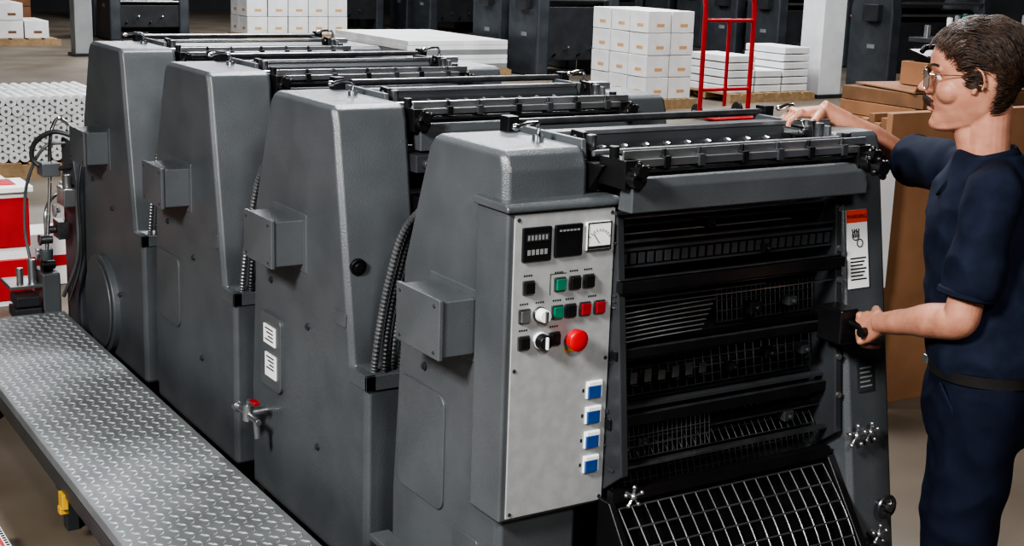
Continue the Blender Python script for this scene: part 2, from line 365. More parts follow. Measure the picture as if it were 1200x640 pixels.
def rotary(s,t,r,m,m2,name):
    x=sx(s);z=sz(t); mb=MB().cyl((x,yf+.002,z),(x,yf-.006,z),r*1.1,seg=28); mb.mi=1; mb.cyl((x,yf-.005,z),(x,yf-.028,z),r,r*.92,28); mb.mi=0
    mb.box(x-.003,x+.003,yf-.034,yf-.026,z-r*.8,z+r*.8)
    return obj(name,mb,[m2,m],con,.002)
rotary(.27,T2,.016,M['white'],M['dsteel'],'selector_switch'); rotary(.285,T3,.018,M['black'],M['white'],'selector_switch')
mb=MB(); x=sx(.590);z=sz(.413); mb.cyl((x,yf+.002,z),(x,yf-.02,z),.012); mb.cyl((x,yf-.018,z),(x,yf-.035,z),.024,.0255,28); mb.ell((x,yf-.034,z),.0255,.007,.0255,nu=24)
obj('emergency_stop_button',mb,M['red'],con,label='red mushroom stop button')
TB=(.603,.690,.776,.862)
for t in TB:
    x=sx(.86);z=sz(t); mb=MB().box(x-.022,x+.022,yf-.004,yf+.002,z-.021,z+.021); mb.mi=1; mb.box(x-.019,x+.015,yf-.010,yf-.003,z-.019,z+.010); mb.mi=0; mb.box(x-.019,x+.019,yf-.009,yf-.003,z+.010,z+.020)
    obj('push_button',mb,[M['white'],M['blue']],con,.0015,label='blue push button in white bezel')
for t,ss in ((T1-.038,(.145,.45,.6,.745)),(T2-.038,(.115,.27,.44,.57,.8)),(T3-.040,(.115,.42))):
    for s in ss:
        mb=MB()
        for k in range(4): mb.box(sx(s)-.012+k*.006,sx(s)-.0085+k*.006,yf-.0006,yf+.001,sz(t)-.002,sz(t)+.002)
        obj('button_legend',mb,M['ink'],con,smooth=False)
for t in TB: obj('button_legend',MB().box(sx(.74),sx(.76),yf-.0006,yf+.001,sz(t)-.004,sz(t)+.004),M['ink'],con)
obj('legend_line',MB().box(sx(.36),sx(.365),yf-.0006,yf+.001,sz(.265),sz(.197)).box(sx(.36),sx(.52),yf-.0006,yf+.001,sz(.199),sz(.197)),M['ink'],con)
obj('warning_legend',MB().box(sx(.53),sx(.66),yf-.0006,yf+.001,sz(.462),sz(.452)),M['yellow'],con)
# ---------------------------------------------------------------- delivery side of the near unit
def grid(p0,p1,nx,nz,r,m,name='wire_guard',X0=1.86,X1=2.52,curve=0.,rx=None):
    mb=MB()
    def pt(x,t):
        y=p0[0]+(p1[0]-p0[0])*t-curve*math.sin(math.pi*t); z=p0[1]+(p1[1]-p0[1])*t; return V((x,y,z))
    for j in range(nz+1): mb.tube([pt(X0,j/nz),pt(X1,j/nz)],rx or r,6)
    for i in range(nx+1):
        x=X0+(X1-X0)*i/nx; mb.tube([pt(x,k/8) for k in range(9)],r,6)
    return obj(name,mb,m,u4)
M['rack']=mat('delivery_rack_wire',(.12,.123,.127),(.18,.184,.188),.35,.7,nscale=9)
grid((2.455,.610),(2.28,.345),17,7,.0022,M['rack'],curve=.030,rx=.0026)
obj('guard_backing',MB().prism([(2.485,.61),(2.36,.34),(2.37,.34),(2.495,.61)],1.86,2.52),M['black'],u4)
grid((2.58,.80),(2.50,.71),30,4,.0016,M['gwire'])
grid((2.55,.965),(2.53,.86),24,5,.0016,M['gwire'])
grid((2.49,.80),(2.48,.72),20,3,.0016,M['dsteel'],X1=2.15)
grid((2.50,.70),(2.475,.62),34,4,.0014,M['gwire'])
grid((2.55,1.09),(2.54,1.01),20,3,.0014,M['gwire'],X0=2.2)
def bars(name,lst):
    for (x0,x1,y,z,h,d,m) in lst: obj(name,MB().box(x0,x1,y-d/2,y+d/2,z-h/2,z+h/2),M[m],u4,.001)
A,B=1.84,2.54
bars('cross_bar',[(A,B,2.50,1.318,.008,.014,'dsteel'),(A,B,2.52,1.300,.004,.01,'steel'),(A,B,2.52,1.282,.003,.01,'dsteel'),(A,B,2.50,1.248,.006,.012,'dsteel'),(A,2.4,2.52,1.262,.003,.008,'steel'),
   (A,B,2.47,1.150,.026,.024,'black'),(A,B,2.475,1.166,.003,.012,'dsteel'),(A,B,2.49,1.126,.004,.012,'dsteel'),(A,2.3,2.49,1.112,.003,.012,'dsteel'),(A,B,2.49,1.098,.003,.010,'steel'),
   (A,B,2.48,.985,.020,.024,'black'),(A,B,2.475,.997,.0025,.012,'dsteel'),(A,B,2.49,.966,.003,.01,'dsteel'),(A,B,2.50,.845,.010,.02,'greyd'),(A,B,2.49,.815,.026,.024,'black'),(A,B,2.485,.829,.003,.012,'dsteel'),
   (A,B,2.47,.707,.008,.02,'dsteel'),(A,B,2.465,.640,.030,.024,'black'),(A,B,2.50,.76,.004,.01,'dsteel')])
mb=MB()
mb.box(A,B,2.50,2.515,1.225,1.232); mb.box(A,B,2.50,2.515,1.185,1.190)
for i in range(26):
    x=1.865+i*.0256; mb.box(x,x+.017,2.501,2.507,1.194,1.220)
obj('slotted_guard',mb,M['greyd'],u4)
# gently bowed bright slats
for i in range(7):
    z=1.078-.0115*i; x1=2.17-.006*i
    obj('guide_slat',MB().tube([(1.85+(x1-1.85)*t/6.,2.49+.03*(t/6.)**2,z+.004*math.sin(t/6.*math.pi)-.002*t/6.*i*.3) for t in range(7)],.0018,6),M['slat'],u4)
for i in range(7): obj('guide_slat',MB().box(1.865+.042*i,1.886+.042*i,2.497,2.50,.900,.925+.004*(i%3)),M['dsteel'],u4,.001)
for i,(x,z,s_) in enumerate(((2.28,1.05,.018),(2.40,1.055,.014),(2.34,.925,.016),(2.46,.92,.014),(2.12,1.275,.012),(2.42,.745,.016),(2.3,1.20,.012),(1.95,.752,.013),(2.22,.905,.011))):
    obj('gripper_block',MB().box(x-s_,x+s_,2.488,2.515,z-s_*.8,z+s_*.8).cyl((x,2.488,z),(x,2.478,z),s_*.4,seg=12),M['greyd' if i%2 else 'black'],u4,.002)
for (y,z,rd) in ((2.56,1.285,.022),(2.55,1.20,.02),(2.56,1.125,.025),(2.60,1.045,.028),(2.58,.985,.022),(2.57,.90,.022),(2.56,.835,.022),(2.54,.755,.015),(2.56,.60,.045)):
    obj('delivery_roller',MB().cyl((1.84,y,z),(2.54,y,z),rd,seg=28),M['roller'],u4)
mb=MB().box(1.84,2.56,2.24,2.29,.30,.345)
for a,b in ((2.535,2.56),(1.83,1.850)): mb.prism([(2.25,.3),(2.25,.345),(2.455,.63),(2.50,.63),(2.50,.3)],a,b)
obj('delivery_frame',mb,M['black'],u4,.004)
obj('base_step',MB().box(1.6,2.78,2.32,2.6,0,.10).box(2.53,2.78,2.28,2.45,.10,.34),M['black'],u4,.01)
for x in (1.845,2.53):
    obj('delivery_cheek',MB().prism([(2.43,.7),(2.50,1.32),(2.56,1.32),(2.56,.6)],x,x+.022),M['greyd'],u4,.004)
for z in (1.28,1.18,1.10,.90,.80): obj('cheek_bolt',MB().cyl((2.54,2.44+(z-.7)*.11,z),(2.54,2.425+(z-.7)*.11,z),.008,seg=10),M['steel'],u4)
def yfr(z): return 2.38+(z-.5)*(.155/.92)
def sl(x0,x1,z0,z1,t,t0=0.0):
    return MB().add([(x0,yfr(z0)-t0,z0),(x1,yfr(z0)-t0,z0),(x1,yfr(z1)-t0,z1),(x0,yfr(z1)-t0,z1),(x0,yfr(z0)-t,z0),(x1,yfr(z0)-t,z0),(x1,yfr(z1)-t,z1),(x0,yfr(z1)-t,z1)],
       [(0,3,2,1),(4,5,6,7),(0,1,5,4),(1,2,6,5),(2,3,7,6),(3,0,4,7)])
LX0,LX1=2.578,2.650
lab=obj('warning_label',sl(LX0,LX1,1.07,1.27,.003),M['white'],u4,label='white safety label with red warning header')
obj('label_header',sl(LX0,LX1,1.238,1.27,.0036,.002),M['orange'],lab)
text('label_lettering','WARNING',.0145,((LX0+LX1)/2,yfr(1.253)-.0042,1.253),(math.radians(80),0,0),M['ink'],lab)
mb=MB()
for k in range(7):
    z=1.145-.009*k; q=sl(LX0+.008,LX1-.008-.006*(k%3),z,z+.0035,.0036,.002); mb.add(q.v,q.f)
obj('label_print',mb,M['ink'],lab)
mb=MB()
def rg(cx,cz,r):
    mb.tube([(cx+r*math.cos(a*math.pi/8),yfr(cz+r*math.sin(a*math.pi/8))-.004,cz+r*math.sin(a*math.pi/8)) for a in range(17)],.0013,5)
rg(2.607,1.205,.012); rg(2.621,1.185,.010)
for k in range(4): mb.tube([(2.601+.005*k,yfr(1.2)-.004,1.20),(2.595+.008*k,yfr(1.222)-.004,1.222)],.0015,5)
obj('label_pictogram',mb,M['ink'],lab)
obj('rating_plate',sl(2.60,2.655,.80,.88,.004),M['greyd'],u4,.002)
mb=MB()
for k in range(5):
    q=sl(2.606,2.648-.006*(k%2),.813+.012*k,.817+.012*k,.0048,.003); mb.add(q.v,q.f)
obj('plate_engraving',mb,M['greyl'],u4)
obj('latch_box',MB().box(2.47,2.53,2.385,2.47,.955,1.045),M['black'],u4,.006,3)
obj('latch_handle',MB().cyl((2.505,2.40,1.012),(2.505,2.32,1.005),.010).cyl((2.475,2.325,1.005),(2.545,2.325,1.0),.012),M['black'],u4)
knob(u4,(2.56,2.43,1.40),(0,-1,0),1.0); knob(u4,(2.655,2.54,1.40),(0,-1,0),1.0)
def starclamp(p,s=1):
    p=V(p); mb=MB(); mb.cyl(p,p+V((0,-.05,0))*s,.008*s); c=p+V((0,-.045,0))*s; mb.ell(c,.016*s)
    for k in range(5):
        a=k*2*math.pi/5+.3; q=c+V((math.cos(a),-.1,math.sin(a)))*.04*s; mb.tube([c,q],.006*s,8); mb.ell(q,.010*s,nu=10,nv=8)
    obj('star_clamp',mb,M['steel'],u4)
starclamp((2.565,2.42,.70),.7); starclamp((2.62,2.42,.70),.6); starclamp((1.87,2.44,.655),.6); starclamp((2.60,2.34,.45),.6)
mb=MB(); c=V((2.66,2.35,.50))
mb.tube([c+V((math.cos(a*math.pi/10)*.028,0,math.sin(a*math.pi/10)*.028)) for a in range(21)],.006,8); mb.cyl(c+V((0,.05,0)),c+V((0,-.015,0)),.010); mb.box(c.x-.028,c.x+.028,c.y-.005,c.y+.005,c.z-.005,c.z+.005)
obj('hand_wheel',mb,M['dsteel'],u4)
obj('gauge_block',MB().box(2.50,2.59,2.62,2.68,1.45,1.470).prism([(2.62,1.470),(2.635,1.49),(2.66,1.49),(2.68,1.470)],2.52,2.57),M['chrome'],u4,.004)
# ---------------------------------------------------------------- walkway
wk=root('platform_walkway',(1.22,4,0),'grey steel tread plate walkway along the press','walkway')
obj('deck_plate',MB().box(.975,1.456,1.6,6.02,.245,.28),M['tread'],wk,.004)
mb=MB(); P=.0330; j=0; y=1.62
while y<6.0:
    i=0; x=.996
    while x<1.445:
        a=math.radians(45 if (i+j)%2 else -45); c,s=math.cos(a),math.sin(a); l,w=.0175,.0058
        q=[(x+l*c,y+l*s,.2795),(x-w*s,y+w*c,.2795),(x-l*c,y-l*s,.2795),(x+w*s,y-w*c,.2795),(x+l*.45*c,y+l*.45*s,.2838),(x-l*.45*c,y-l*.45*s,.2838)]
        mb.add(q,[(0,1,5,4),(1,2,5),(2,3,4,5),(3,0,4)]); x+=P; i+=1
    y+=P; j+=1
obj('tread_pattern',mb,M['tread2'],wk,smooth=False,recalc=False)
for x in (.975,1.43): obj('edge_rail',MB().box(x,x+.026,1.6,6.02,.19,.245),M['greyd'],wk,.003)
for y in (2.0,3.2,4.3,5.5): obj('support_leg',MB().box(1.0,1.44,y,y+.05,.14,.20).box(1.02,1.06,y,y+.05,0,.15).box(1.38,1.42,y,y+.05,0,.15),M['greyd'],wk,.003)
obj('yellow_bracket',MB().box(.965,.985,4.12,4.17,.15,.20).box(.96,.99,4.135,4.165,.13,.155),M['yellow'],wk,.003)
obj('hook_latch',MB().tube([(.98,3.75,.10),(.95,3.78,.08),(.92,3.72,.09),(.90,3.80,.10)],.008,8),M['black'],wk)
r=root('striped_crate',(.7,3.9,0),'low white crate with red stripes on the floor','crate')
obj('crate_body',MB().box(.50,.80,3.3,4.25,.01,.09),M['white'],r,.004)
mb=MB()
for k in range(2): mb.box(.796,.804,3.3,4.25,.02+.035*k,.035+.035*k)
for a,b in ((.73,.745),(.77,.78),(.58,.62)): mb.box(a,b,3.3,4.25,.09,.093)
obj('red_stripe',mb,M['redp'],r)
mb=MB()
for k in range(50): mb.box(.785,.795,3.32+k*.018,3.328+k*.018,.09,.0925)
obj('scale_mark',mb,M['ink'],r)
# ---------------------------------------------------------------- feeder end
f=root('red_feeder_cabinet',(1.34,7.5,0),'red box with white band standing behind the feeder','cabinet')
obj('box_body',MB().box(1.05,1.60,7.25,7.50,.03,.25),M['redp'],f,.008); obj('box_body',MB().box(1.05,1.60,7.25,7.50,.31,.57),M['redp'],f,.008)
obj('white_band',MB().box(1.06,1.59,7.26,7.49,.0,.60),M['white'],f,.006)
obj('box_top',MB().box(1.03,1.62,7.23,7.52,.60,.63),M['white'],f,.004)
obj('top_stripe',MB().box(1.10,1.55,7.30,7.47,.63,.634),M['redp'],f)
for i,(x,y,z,m) in enumerate(((1.30,7.62,0,'redp'),(1.30,7.62,.30,'paper'),(1.62,7.62,0,'paper'))):
    r=root('paint_carton',(x+.14,y+.14,z),'small red and white carton behind the red cabinet','box','cartons behind the red cabinet')
    obj('carton_body',MB().box(x,x+.29,y,y+.28,z+.001,z+.295),M[m],r,.006); obj('carton_band',MB().box(x-.002,x+.292,y-.002,y+.282,z+.11,z+.17),M['paper' if m=='redp' else 'redp'],r)
f=root('vacuum_pump',(1.35,6.4,0),'small dark pump unit with stepped boxes and valves','pump')
mb=MB()
for k in range(5): mb.box(1.30-.008*(k%2),1.40+.008*(k%2),6.22,6.36,.04+.055*k,.085+.055*k)
obj('finned_housing',mb,M['greyd'],f,.004)
obj('pump_base',MB().box(1.24,1.46,6.18,6.52,.0,.04),M['greyd'],f,.006,3)
obj('gearbox',MB().box(1.42,1.50,6.24,6.42,.04,.40).cyl((1.46,6.32,.40),(1.46,6.32,.50),.03),M['grey'],f,.008,3)
obj('pump_bracket',MB().box(1.28,1.50,6.25,6.45,.335,.352).cyl((1.33,6.28,.35),(1.33,6.28,.43),.015).cyl((1.39,6.3,.35),(1.39,6.3,.46),.02),M['steel'],f,.003)
obj('side_housing',MB().box(1.16,1.26,6.5,6.7,.0,.34).box(1.18,1.24,6.52,6.66,.34,.40),M['greym'],f,.008)
for i,(y,z) in enumerate(((6.25,.44),(6.35,.47),(6.28,.55))): obj('valve_knob',MB().cyl((1.48,y,z),(1.43,y,z),.02).cyl((1.43,y,z),(1.42,y,z),.026),M[('black','steel','dsteel')[i]],f,.003)
f=root('sheet_feeder',(2.1,6.5,0),'grey sheet feeder frame with chrome pipes and hoses','feeder')
for a,b,t in ((1.56,1.62,1.0),(2.60,2.68,1.25)): obj('feeder_frame',MB().prism([(6.15,.1),(6.15,t-.2),(6.22,t),(6.38,t),(6.38,.1)],a,b),M['greym'],f,.010,2)
obj('feeder_table',MB().box(1.62,2.6,6.16,6.7,.70,.74),M['greyl'],f,.004)
for (y,z) in ((6.2,.9),(6.30,.96),(6.35,.84)): obj('feeder_bar',MB().cyl((1.58,y,z),(2.64,y,z),.016),M['steel'],f)
def hosep(pts,r,m):
    pts=[V(p) for p in pts]; out=[]
    n=len(pts)-1
    for k in range(n*8+1):
        t=k/8; j=min(int(t),n-1); q=t-j
        p0=pts[max(j-1,0)];p1=pts[j];p2=pts[j+1];p3=pts[min(j+2,n)]
        out.append(.5*((2*p1)+(p2-p0)*q+(2*p0-5*p1+4*p2-p3)*q*q+(3*p1-p0-3*p2+p3)*q**3))
    return obj('air_hose',MB().tube(out,r,10),m,f,angle=60)
hosep([(1.58,6.2,1.02),(1.50,6.25,1.04),(1.43,6.3,.99),(1.42,6.32,.91),(1.48,6.28,.87),(1.57,6.2,.89)],.011,M['rubber'])
hosep([(1.58,6.3,1.06),(1.53,6.3,1.09),(1.49,6.28,1.0),(1.48,6.28,.8),(1.46,6.3,.5)],.008,M['chrome'])
hosep([(1.60,6.15,.95),(1.56,6.12,.8),(1.55,6.12,.5),(1.5,6.2,.3)],.009,M['hose'])
hosep([(1.60,6.12,.98),(1.56,6.10,.8),(1.56,6.10,.5),(1.5,6.1,.3)],.008,M['rubber'])
hosep([(1.56,6.4,.74),(1.50,6.35,.72),(1.46,6.3,.66),(1.46,6.3,.5)],.008,M['steel'])
hosep([(1.57,6.3,.98),(1.47,6.32,.96),(1.40,6.36,.80),(1.38,6.36,.6),(1.39,6.33,.45)],.007,M['hose'])
obj('valve_block',MB().box(1.50,1.56,6.12,6.25,.72,.80).cyl((1.53,6.18,.80),(1.53,6.18,.86),.02),M['steel'],f,.004)
obj('valve_block',MB().box(1.49,1.54,6.20,6.30,.56,.64).cyl((1.49,6.25,.6),(1.46,6.25,.6),.018),M['dsteel'],f,.004)
obj('valve_block',MB().box(1.44,1.52,6.24,6.34,.84,.90),M['grey'],f,.004)
obj('gauge',MB().cyl((1.50,6.28,.68),(1.49,6.28,.68),.03).cyl((1.52,6.28,.68),(1.50,6.28,.68),.012),M['greyl'],f,.003)
# ---------------------------------------------------------------- background goods
def pallet(x0,x1,y0,y1,label='wooden pallet under stacked goods'):
    r=root('pallet',((x0+x1)/2,(y0+y1)/2,0),label,'pallet')
    mb=MB(); n=7
    for k in range(3):
        yy=y0+(y1-y0-.08)*k/2; mb.box(x0,x1,yy,yy+.08,.02,.101)
    for i in range(n):
        a=x0+(x1-x0)*i/n; mb.box(a,a+(x1-x0)/n*.8,y0,y1,.10,.12)
    mb.box(x0,x1,y0,y0+.1,0,.021); mb.box(x0,x1,y1-.1,y1,0,.021)
    obj('pallet_deck',mb,M['wood'],r); return r
rj=random.Random(11)
def cartons(x0,y0,nx,ny,nz,cw,cd,ch,z0,m,lab,group,labelm,name='carton',skip=()):
    first=None
    for k in range(nz):
        for i in range(nx):
            for j in range(ny):
                if (i,j,k) in skip: continue
                c=V((x0+cw*(i+.5),y0+cd*(j+.5),z0+ch*k))
                if first is None:
                    r=root(name,c,lab,'box',group)
                    obj('carton_body',MB().box(c.x-cw*.48,c.x+cw*.48,c.y-cd*.48,c.y+cd*.48,c.z+.002,c.z+ch*.985),m,r,.006)
                    if labelm:
                        obj('carton_label',MB().box(c.x-cw*.48-.002,c.x-cw*.48,c.y-cd*.22,c.y+cd*.1,c.z+ch*.28,c.z+ch*.42),labelm,r)
                        obj('carton_label',MB().box(c.x-cw*.12,c.x+cw*.2,c.y-cd*.48-.002,c.y-cd*.48,c.z+ch*.28,c.z+ch*.42),labelm,r)
                        obj('sealing_tape',MB().box(c.x-cw*.03,c.x+cw*.03,c.y-cd*.482,c.y+cd*.482,c.z+ch*.984,c.z+ch*.99),M['tan'],r)
                    first=r; fp=c
                else:
                    n=copy_tree(first,c-fp+V((rj.uniform(-.004,.004),rj.uniform(-.004,.004),0))); n.rotation_euler.z=rj.uniform(-.012,.012)
pallet(10.40,11.2,13.6,14.9)
cartons(10.42,13.66,2,3,4,.36,.40,.27,.12,M['paper'],'white carton with tan label stacked on a pallet','white cartons on the pallet',M['tan'])
pallet(9.7,11.9,25.2,26.2)
cartons(9.75,25.3,5,2,4,.42,.45,.34,.12,M['paper'],'white carton stacked on a pallet','white cartons far back',M['tan'],skip=((0,0,3),(0,1,3)))
pallet(4.2,6.1,24.6,25.8,'wooden pallet with printed stock')
cartons(4.25,24.7,4,2,2,.42,.5,.3,.12,M['paper'],'white and brown carton on a pallet','cartons on the far pallet',M['cardd'],skip=((3,0,1),(3,1,1)))
pallet(5.2,6.6,28.6,29.6,'wooden pallet with brown cartons')
cartons(5.3,28.7,3,2,3,.42,.45,.34,.12,M['card'],'brown carton on a distant pallet','brown cartons far back',None)
pallet(1.4,3.3,11.2,12.4,'long wooden pallet under white rolls')
first=None; D=.084
for k in range(7):
    for i in range(21-(k%2)):
        for j in range(2):
            c=V((1.46+D*(i+.5*(k%2)),11.5+.56*j,.12+D/2+D*.866*k))
            if first is None:
                mb=MB(); mb.tube([(c.x,c.y-.25,c.z),(c.x,c.y+.25,c.z)],.0418,14)
                mb.mi=1; mb.tube([(c.x,c.y-.253,c.z),(c.x,c.y-.248,c.z)],.013,10)
                first=obj('paper_roll',mb,[M['paper'],M['bluegrey']]); tag(first,'small white paper roll seen end-on in a stack','paper roll','stacked white paper rolls'); fp=c
            else:
                n=first.copy(); COL.objects.link(n); n.location=first.location+(c-fp)+V((0,random.uniform(-.025,.015),0))
pallet(9.3,11.1,17.9,20.6,'wide low pallet under a paper pile')
r=root('paper_pile',(10.2,19.2,.12),'wide low pile of grey white paper sheets','paper')
for k in range(6):
    obj('ream_layer',MB().box(9.35+.01*(k%2),11.05,17.95,20.5-.02*(k%3),.12+.07*k,.187+.07*k),M['paper'] if k%3 else M['greyl'],r,.004)
pallet(12.0,13.5,13.9,15.0,'wooden pallet under white paper stacks')
for i,(x,n) in enumerate(((12.02,5),(12.5,3),(12.98,6))):
    r=root('paper_stack',(x+.23,14.4,.12),'white stack of wrapped paper on a pallet','paper','wrapped paper stacks')
    for k in range(n): obj('paper_ream',MB().box(x+.01*(k%2),x+.46,14.0,14.8,.12+.1*k,.21+.1*k),M['paper'],r,.012)
h=root('hand_truck',(10.8,12.9,0),'red steel hand truck standing upright','hand truck')
hx,hy,hw=10.42,12.60,.74
mb=MB()
for s in (0,hw): mb.tube([(hx+s,hy,.06),(hx+s,hy,1.30),(hx+s,hy+.04,1.45)],.028,8)
mb.tube([(hx,hy+.04,1.45),(hx+.06,hy+.04,1.53),(hx+hw-.06,hy+.04,1.53),(hx+hw,hy+.04,1.45)],.028,8)
for z in (.35,1.15): mb.tube([(hx,hy,z),(hx+hw,hy,z)],.022,8)
mb.tube([(hx+hw/2,hy,.15),(hx+hw/2,hy,1.15)],.022,8)
obj('tube_frame',mb,M['redp'],h)
obj('toe_plate',MB().box(hx+.02,hx+hw-.02,hy-.28,hy+.02,.02,.04),M['redp'],h,.003)
for s in (.06,hw-.06): obj('wheel',MB().cyl((hx+s-.02,hy+.12,.09),(hx+s+.02,hy+.12,.09),.09,seg=24),M['rubber'],h,.01)
obj('axle',MB().cyl((hx,hy+.12,.09),(hx+hw,hy+.12,.09),.012),M['steel'],h)
for (x,y,w,m,l) in ((13.95,14.3,.42,'colw','square white steel building column'),(5.9,22.5,.28,'colg','narrow grey building column beside pallets')):
    r=root('column',(x,y,0),l,'column'); obj('column_shaft',MB().box(x-w/2,x+w/2,y-w/2,y+w/2,0,6),M[m],r,.01)
    obj('column_base',MB().box(x-w*.65,x+w*.65,y-w*.65,y+w*.65,0,.05),M['greyd'],r,.005)
def bgpress(x,y,n,label,hh=1.9,sp=1.1,w=1.4,m='greym'):
    first=None
    for k in range(n):
        if first: copy_tree(first,(0,k*sp,0)); continue
        r=root('background_press',(x+w/2,y,0),label,'printing press','distant press units')
        pr=[(y,0),(y,hh*.55),(y+.12,hh),(y+.6,hh),(y+.85,hh*.6),(y+.85,0)]
        obj('side_housing',MB().prism(pr,x,x+.22),M[m],r,.04,3); obj('side_housing',MB().prism(pr,x+w-.2,x+w),M[m],r,.04,3)
        for (a,b,c) in ((.3,.5,.2),(.35,.95,.2),(.3,1.4,.12),(.45,1.65,.08)):
            obj('press_cylinder',MB().cyl((x+.2,y+a,b*hh/1.9),(x+w-.2,y+a,b*hh/1.9),c,seg=20),M['roller'],r)
        obj('front_guard',MB().box(x+.2,x+w-.2,y+.02,y+.06,.25,hh*.5),M['greyd'],r,.01)
        obj('terminal_box',MB().box(x-.1,x,y+.2,y+.5,1.0,1.25),M['greyd'],r,.01)
        for q in range(3): obj('guide_bar',MB().box(x+.1,x+w-.1,y+.1+.14*q,y+.13+.14*q,hh*.97,hh*1.0),M['steel'],r,.005)
        for q in range(3): obj('control_button',MB().box(x+w-.15+.04*q,x+w-.125+.04*q,y-.012,y,.9,.93),M[('dred','white','green')[q]],r)
        for q in range(3): obj('cross_tube',MB().cyl((x+.2,y+.04,hh*(.55+.09*q)),(x+w-.2,y+.04,hh*(.55+.09*q)),.02,seg=12),M['steel'],r)
        obj('nameplate',MB().box(x-.004,x,y+.3,y+.45,.6,.66),M['greyl'],r)
        for q in range(4): obj('hand_lever',MB().tube([(x+.3+.22*q,y+.06,.30+.1*(q%2)),(x+.3+.22*q,y-.08,.36+.1*(q%2))],.015,8),M['steel' if q%2 else 'black'],r)
        first=r
bgpress(11.35,17.6,2,'dark grey printing machine behind the paper pile',2.1,w=1.5)
bgpress(13.9,20.5,2,'dark printing machine across the hall',2.0,w=1.6)
bgpress(7.2,25.5,2,'dark machinery near the building column',1.3,w=1.5)
bgpress(14.6,27,2,'dark machinery at the end of the hall',2.2,w=1.9)
bgpress(12.4,28,2,'dark machinery along the rear wall',2.0,w=1.6)
bgpress(8.6,31.5,2,'dark machinery at the far wall',2.0,w=1.7)
bgpress(16.5,18.0,2,'dark machine behind the white column',2.,w=1.8)
bgpress(18.5,22.5,2,'dark machine deep in the hall',2.2,w=2.)
bgpress(15.6,14.6,1,'dark machine behind the workbench',2.0,w=2.2)
r=root('electrical_cabinet',(12.2,16.1,0),'dark low electrical cabinet beside machine','cabinet')
obj('cabinet_body',MB().box(11.9,12.5,15.8,16.4,.05,1.05),M['black'],r,.02); obj('cabinet_door',MB().box(11.93,12.47,15.78,15.8,.1,1.0),M['greyd'],r,.006); obj('cabinet_plinth',MB().box(11.93,12.47,15.83,16.37,0,.05),M['black'],r)
wb=root('workbench',(14.9,12.4,0),'dark workbench crowded with ink cans','workbench')
obj('bench_top',MB().box(13.9,16.6,12.0,12.7,.88,.94),M['greyd'],wb,.006)
for x in (13.95,15.2,16.5): obj('bench_leg',MB().box(x,x+.06,12.05,12.65,0,.88),M['black'],wb)
obj('bench_shelf',MB().box(13.95,16.5,12.1,12.65,.31,.35),M['greyd'],wb)
cols=['steel','white','blue','dred','greyl','yellow','green','steel','white','black']
for i in range(22):
    x=14.0+i*.115; hgt=random.uniform(.1,.30); rad=random.uniform(.035,.05); y=12.2+random.uniform(0,.3)
    r=root('ink_can',(x,y,.94),'small ink can on the workbench','can','cans on the workbench')
    obj('can_body',MB().cyl((x,y,.94),(x,y,.94+hgt),rad),M[cols[i%10]],r); obj('can_lid',MB().cyl((x,y,.94+hgt),(x,y,.95+hgt),rad*.9),M['steel'],r)
def slab(name,pts,t,m,r,bevel=0):
    a=[V(p) for p in pts]; b=[p+V(t) for p in a]
    return obj(name,MB().add(a+b,[(0,1,2,3),(7,6,5,4),(0,4,5,1),(1,5,6,2),(2,6,7,3),(3,7,4,0)]),m,r,bevel)
r=root('cardboard_box',(5.1,4.1,0),'tall flat brown cardboard stack standing upright','box')
for k in range(5): obj('cardboard_sheet',MB().box(4.365+.004*(k%2),5.9-.01*(k%3),4.03+.035*k,4.063+.035*k,.0,1.28-.012*((k*2)%5)),M['card'] if k%2==0 else M['cardd'],r,.002)
pallet(5.9,7.4,5.3,5.95,'wooden pallet under flattened cardboard')
rr=random.Random(3)
for k in range(13):
    z=.12+k*.0815
    r=root('cardboard_sheet_stack',(6.6,5.6,z),'bundle of flattened brown cardboard sheets','cardboard','flattened cardboard bundles')
    obj('cardboard_sheets',MB().box(5.92+rr.uniform(-.06,.06),7.3+rr.uniform(-.05,.05),5.33+rr.uniform(-.04,.02),5.92,z,z+.079),M['card'] if k%3 else M['cardd'],r,.004)
    obj('binding_strap',MB().box(6.5,6.52,5.27,5.29,z,z+.079),M['cardd'],r)
r=root('cardboard_offcut',(6.5,5.6,1.184),'loose brown cardboard sheet lying on the stack','cardboard')
slab('cardboard_sheet',[(5.95,5.35,1.182),(6.9,5.30,1.182),(7.0,5.8,1.186),(6.05,5.9,1.186)],(0,0,.008),M['card'],r)
slab('folded_edge',[(5.95,5.35,1.190),(6.6,5.31,1.190),(6.6,5.29,1.235),(5.95,5.33,1.225)],(0,.008,0),M['cardd'],r)
r=root('tan_carton',(6.33,5.62,1.196),'small tan carton on the cardboard stack','box')
obj('carton_body',MB().box(6.22,6.46,5.52,5.72,1.196,1.33),M['card'],r,.004); obj('sealing_tape',MB().box(6.32,6.36,5.515,5.725,1.328,1.334),M['tan'],r)
r=root('desk_telephone',(6.33,5.62,1.334),'small dark device resting on the tan carton','telephone')
obj('device_body',MB().prism([(5.54,1.335),(5.54,1.36),(5.70,1.40),(5.70,1.335)],6.25,6.42),M['black'],r,.005); obj('handset',MB().tube([(6.25,5.60,1.39),(6.28,5.60,1.415),(6.39,5.60,1.415),(6.42,5.60,1.39)],.016,10),M['black'],r)
r=root('leaning_board',(4.2,3.99,0),'off-white board standing beside the cardboard','board')
obj('board_panel',MB().box(4.05,4.36,3.98,4.01,.55,1.10),M['paper'],r); obj('board_base',MB().box(4.05,4.36,3.985,4.015,0,.55),M['card'],r); obj('board_edge',MB().box(4.05,4.36,3.975,4.015,1.10,1.112),M['greyl'],r)
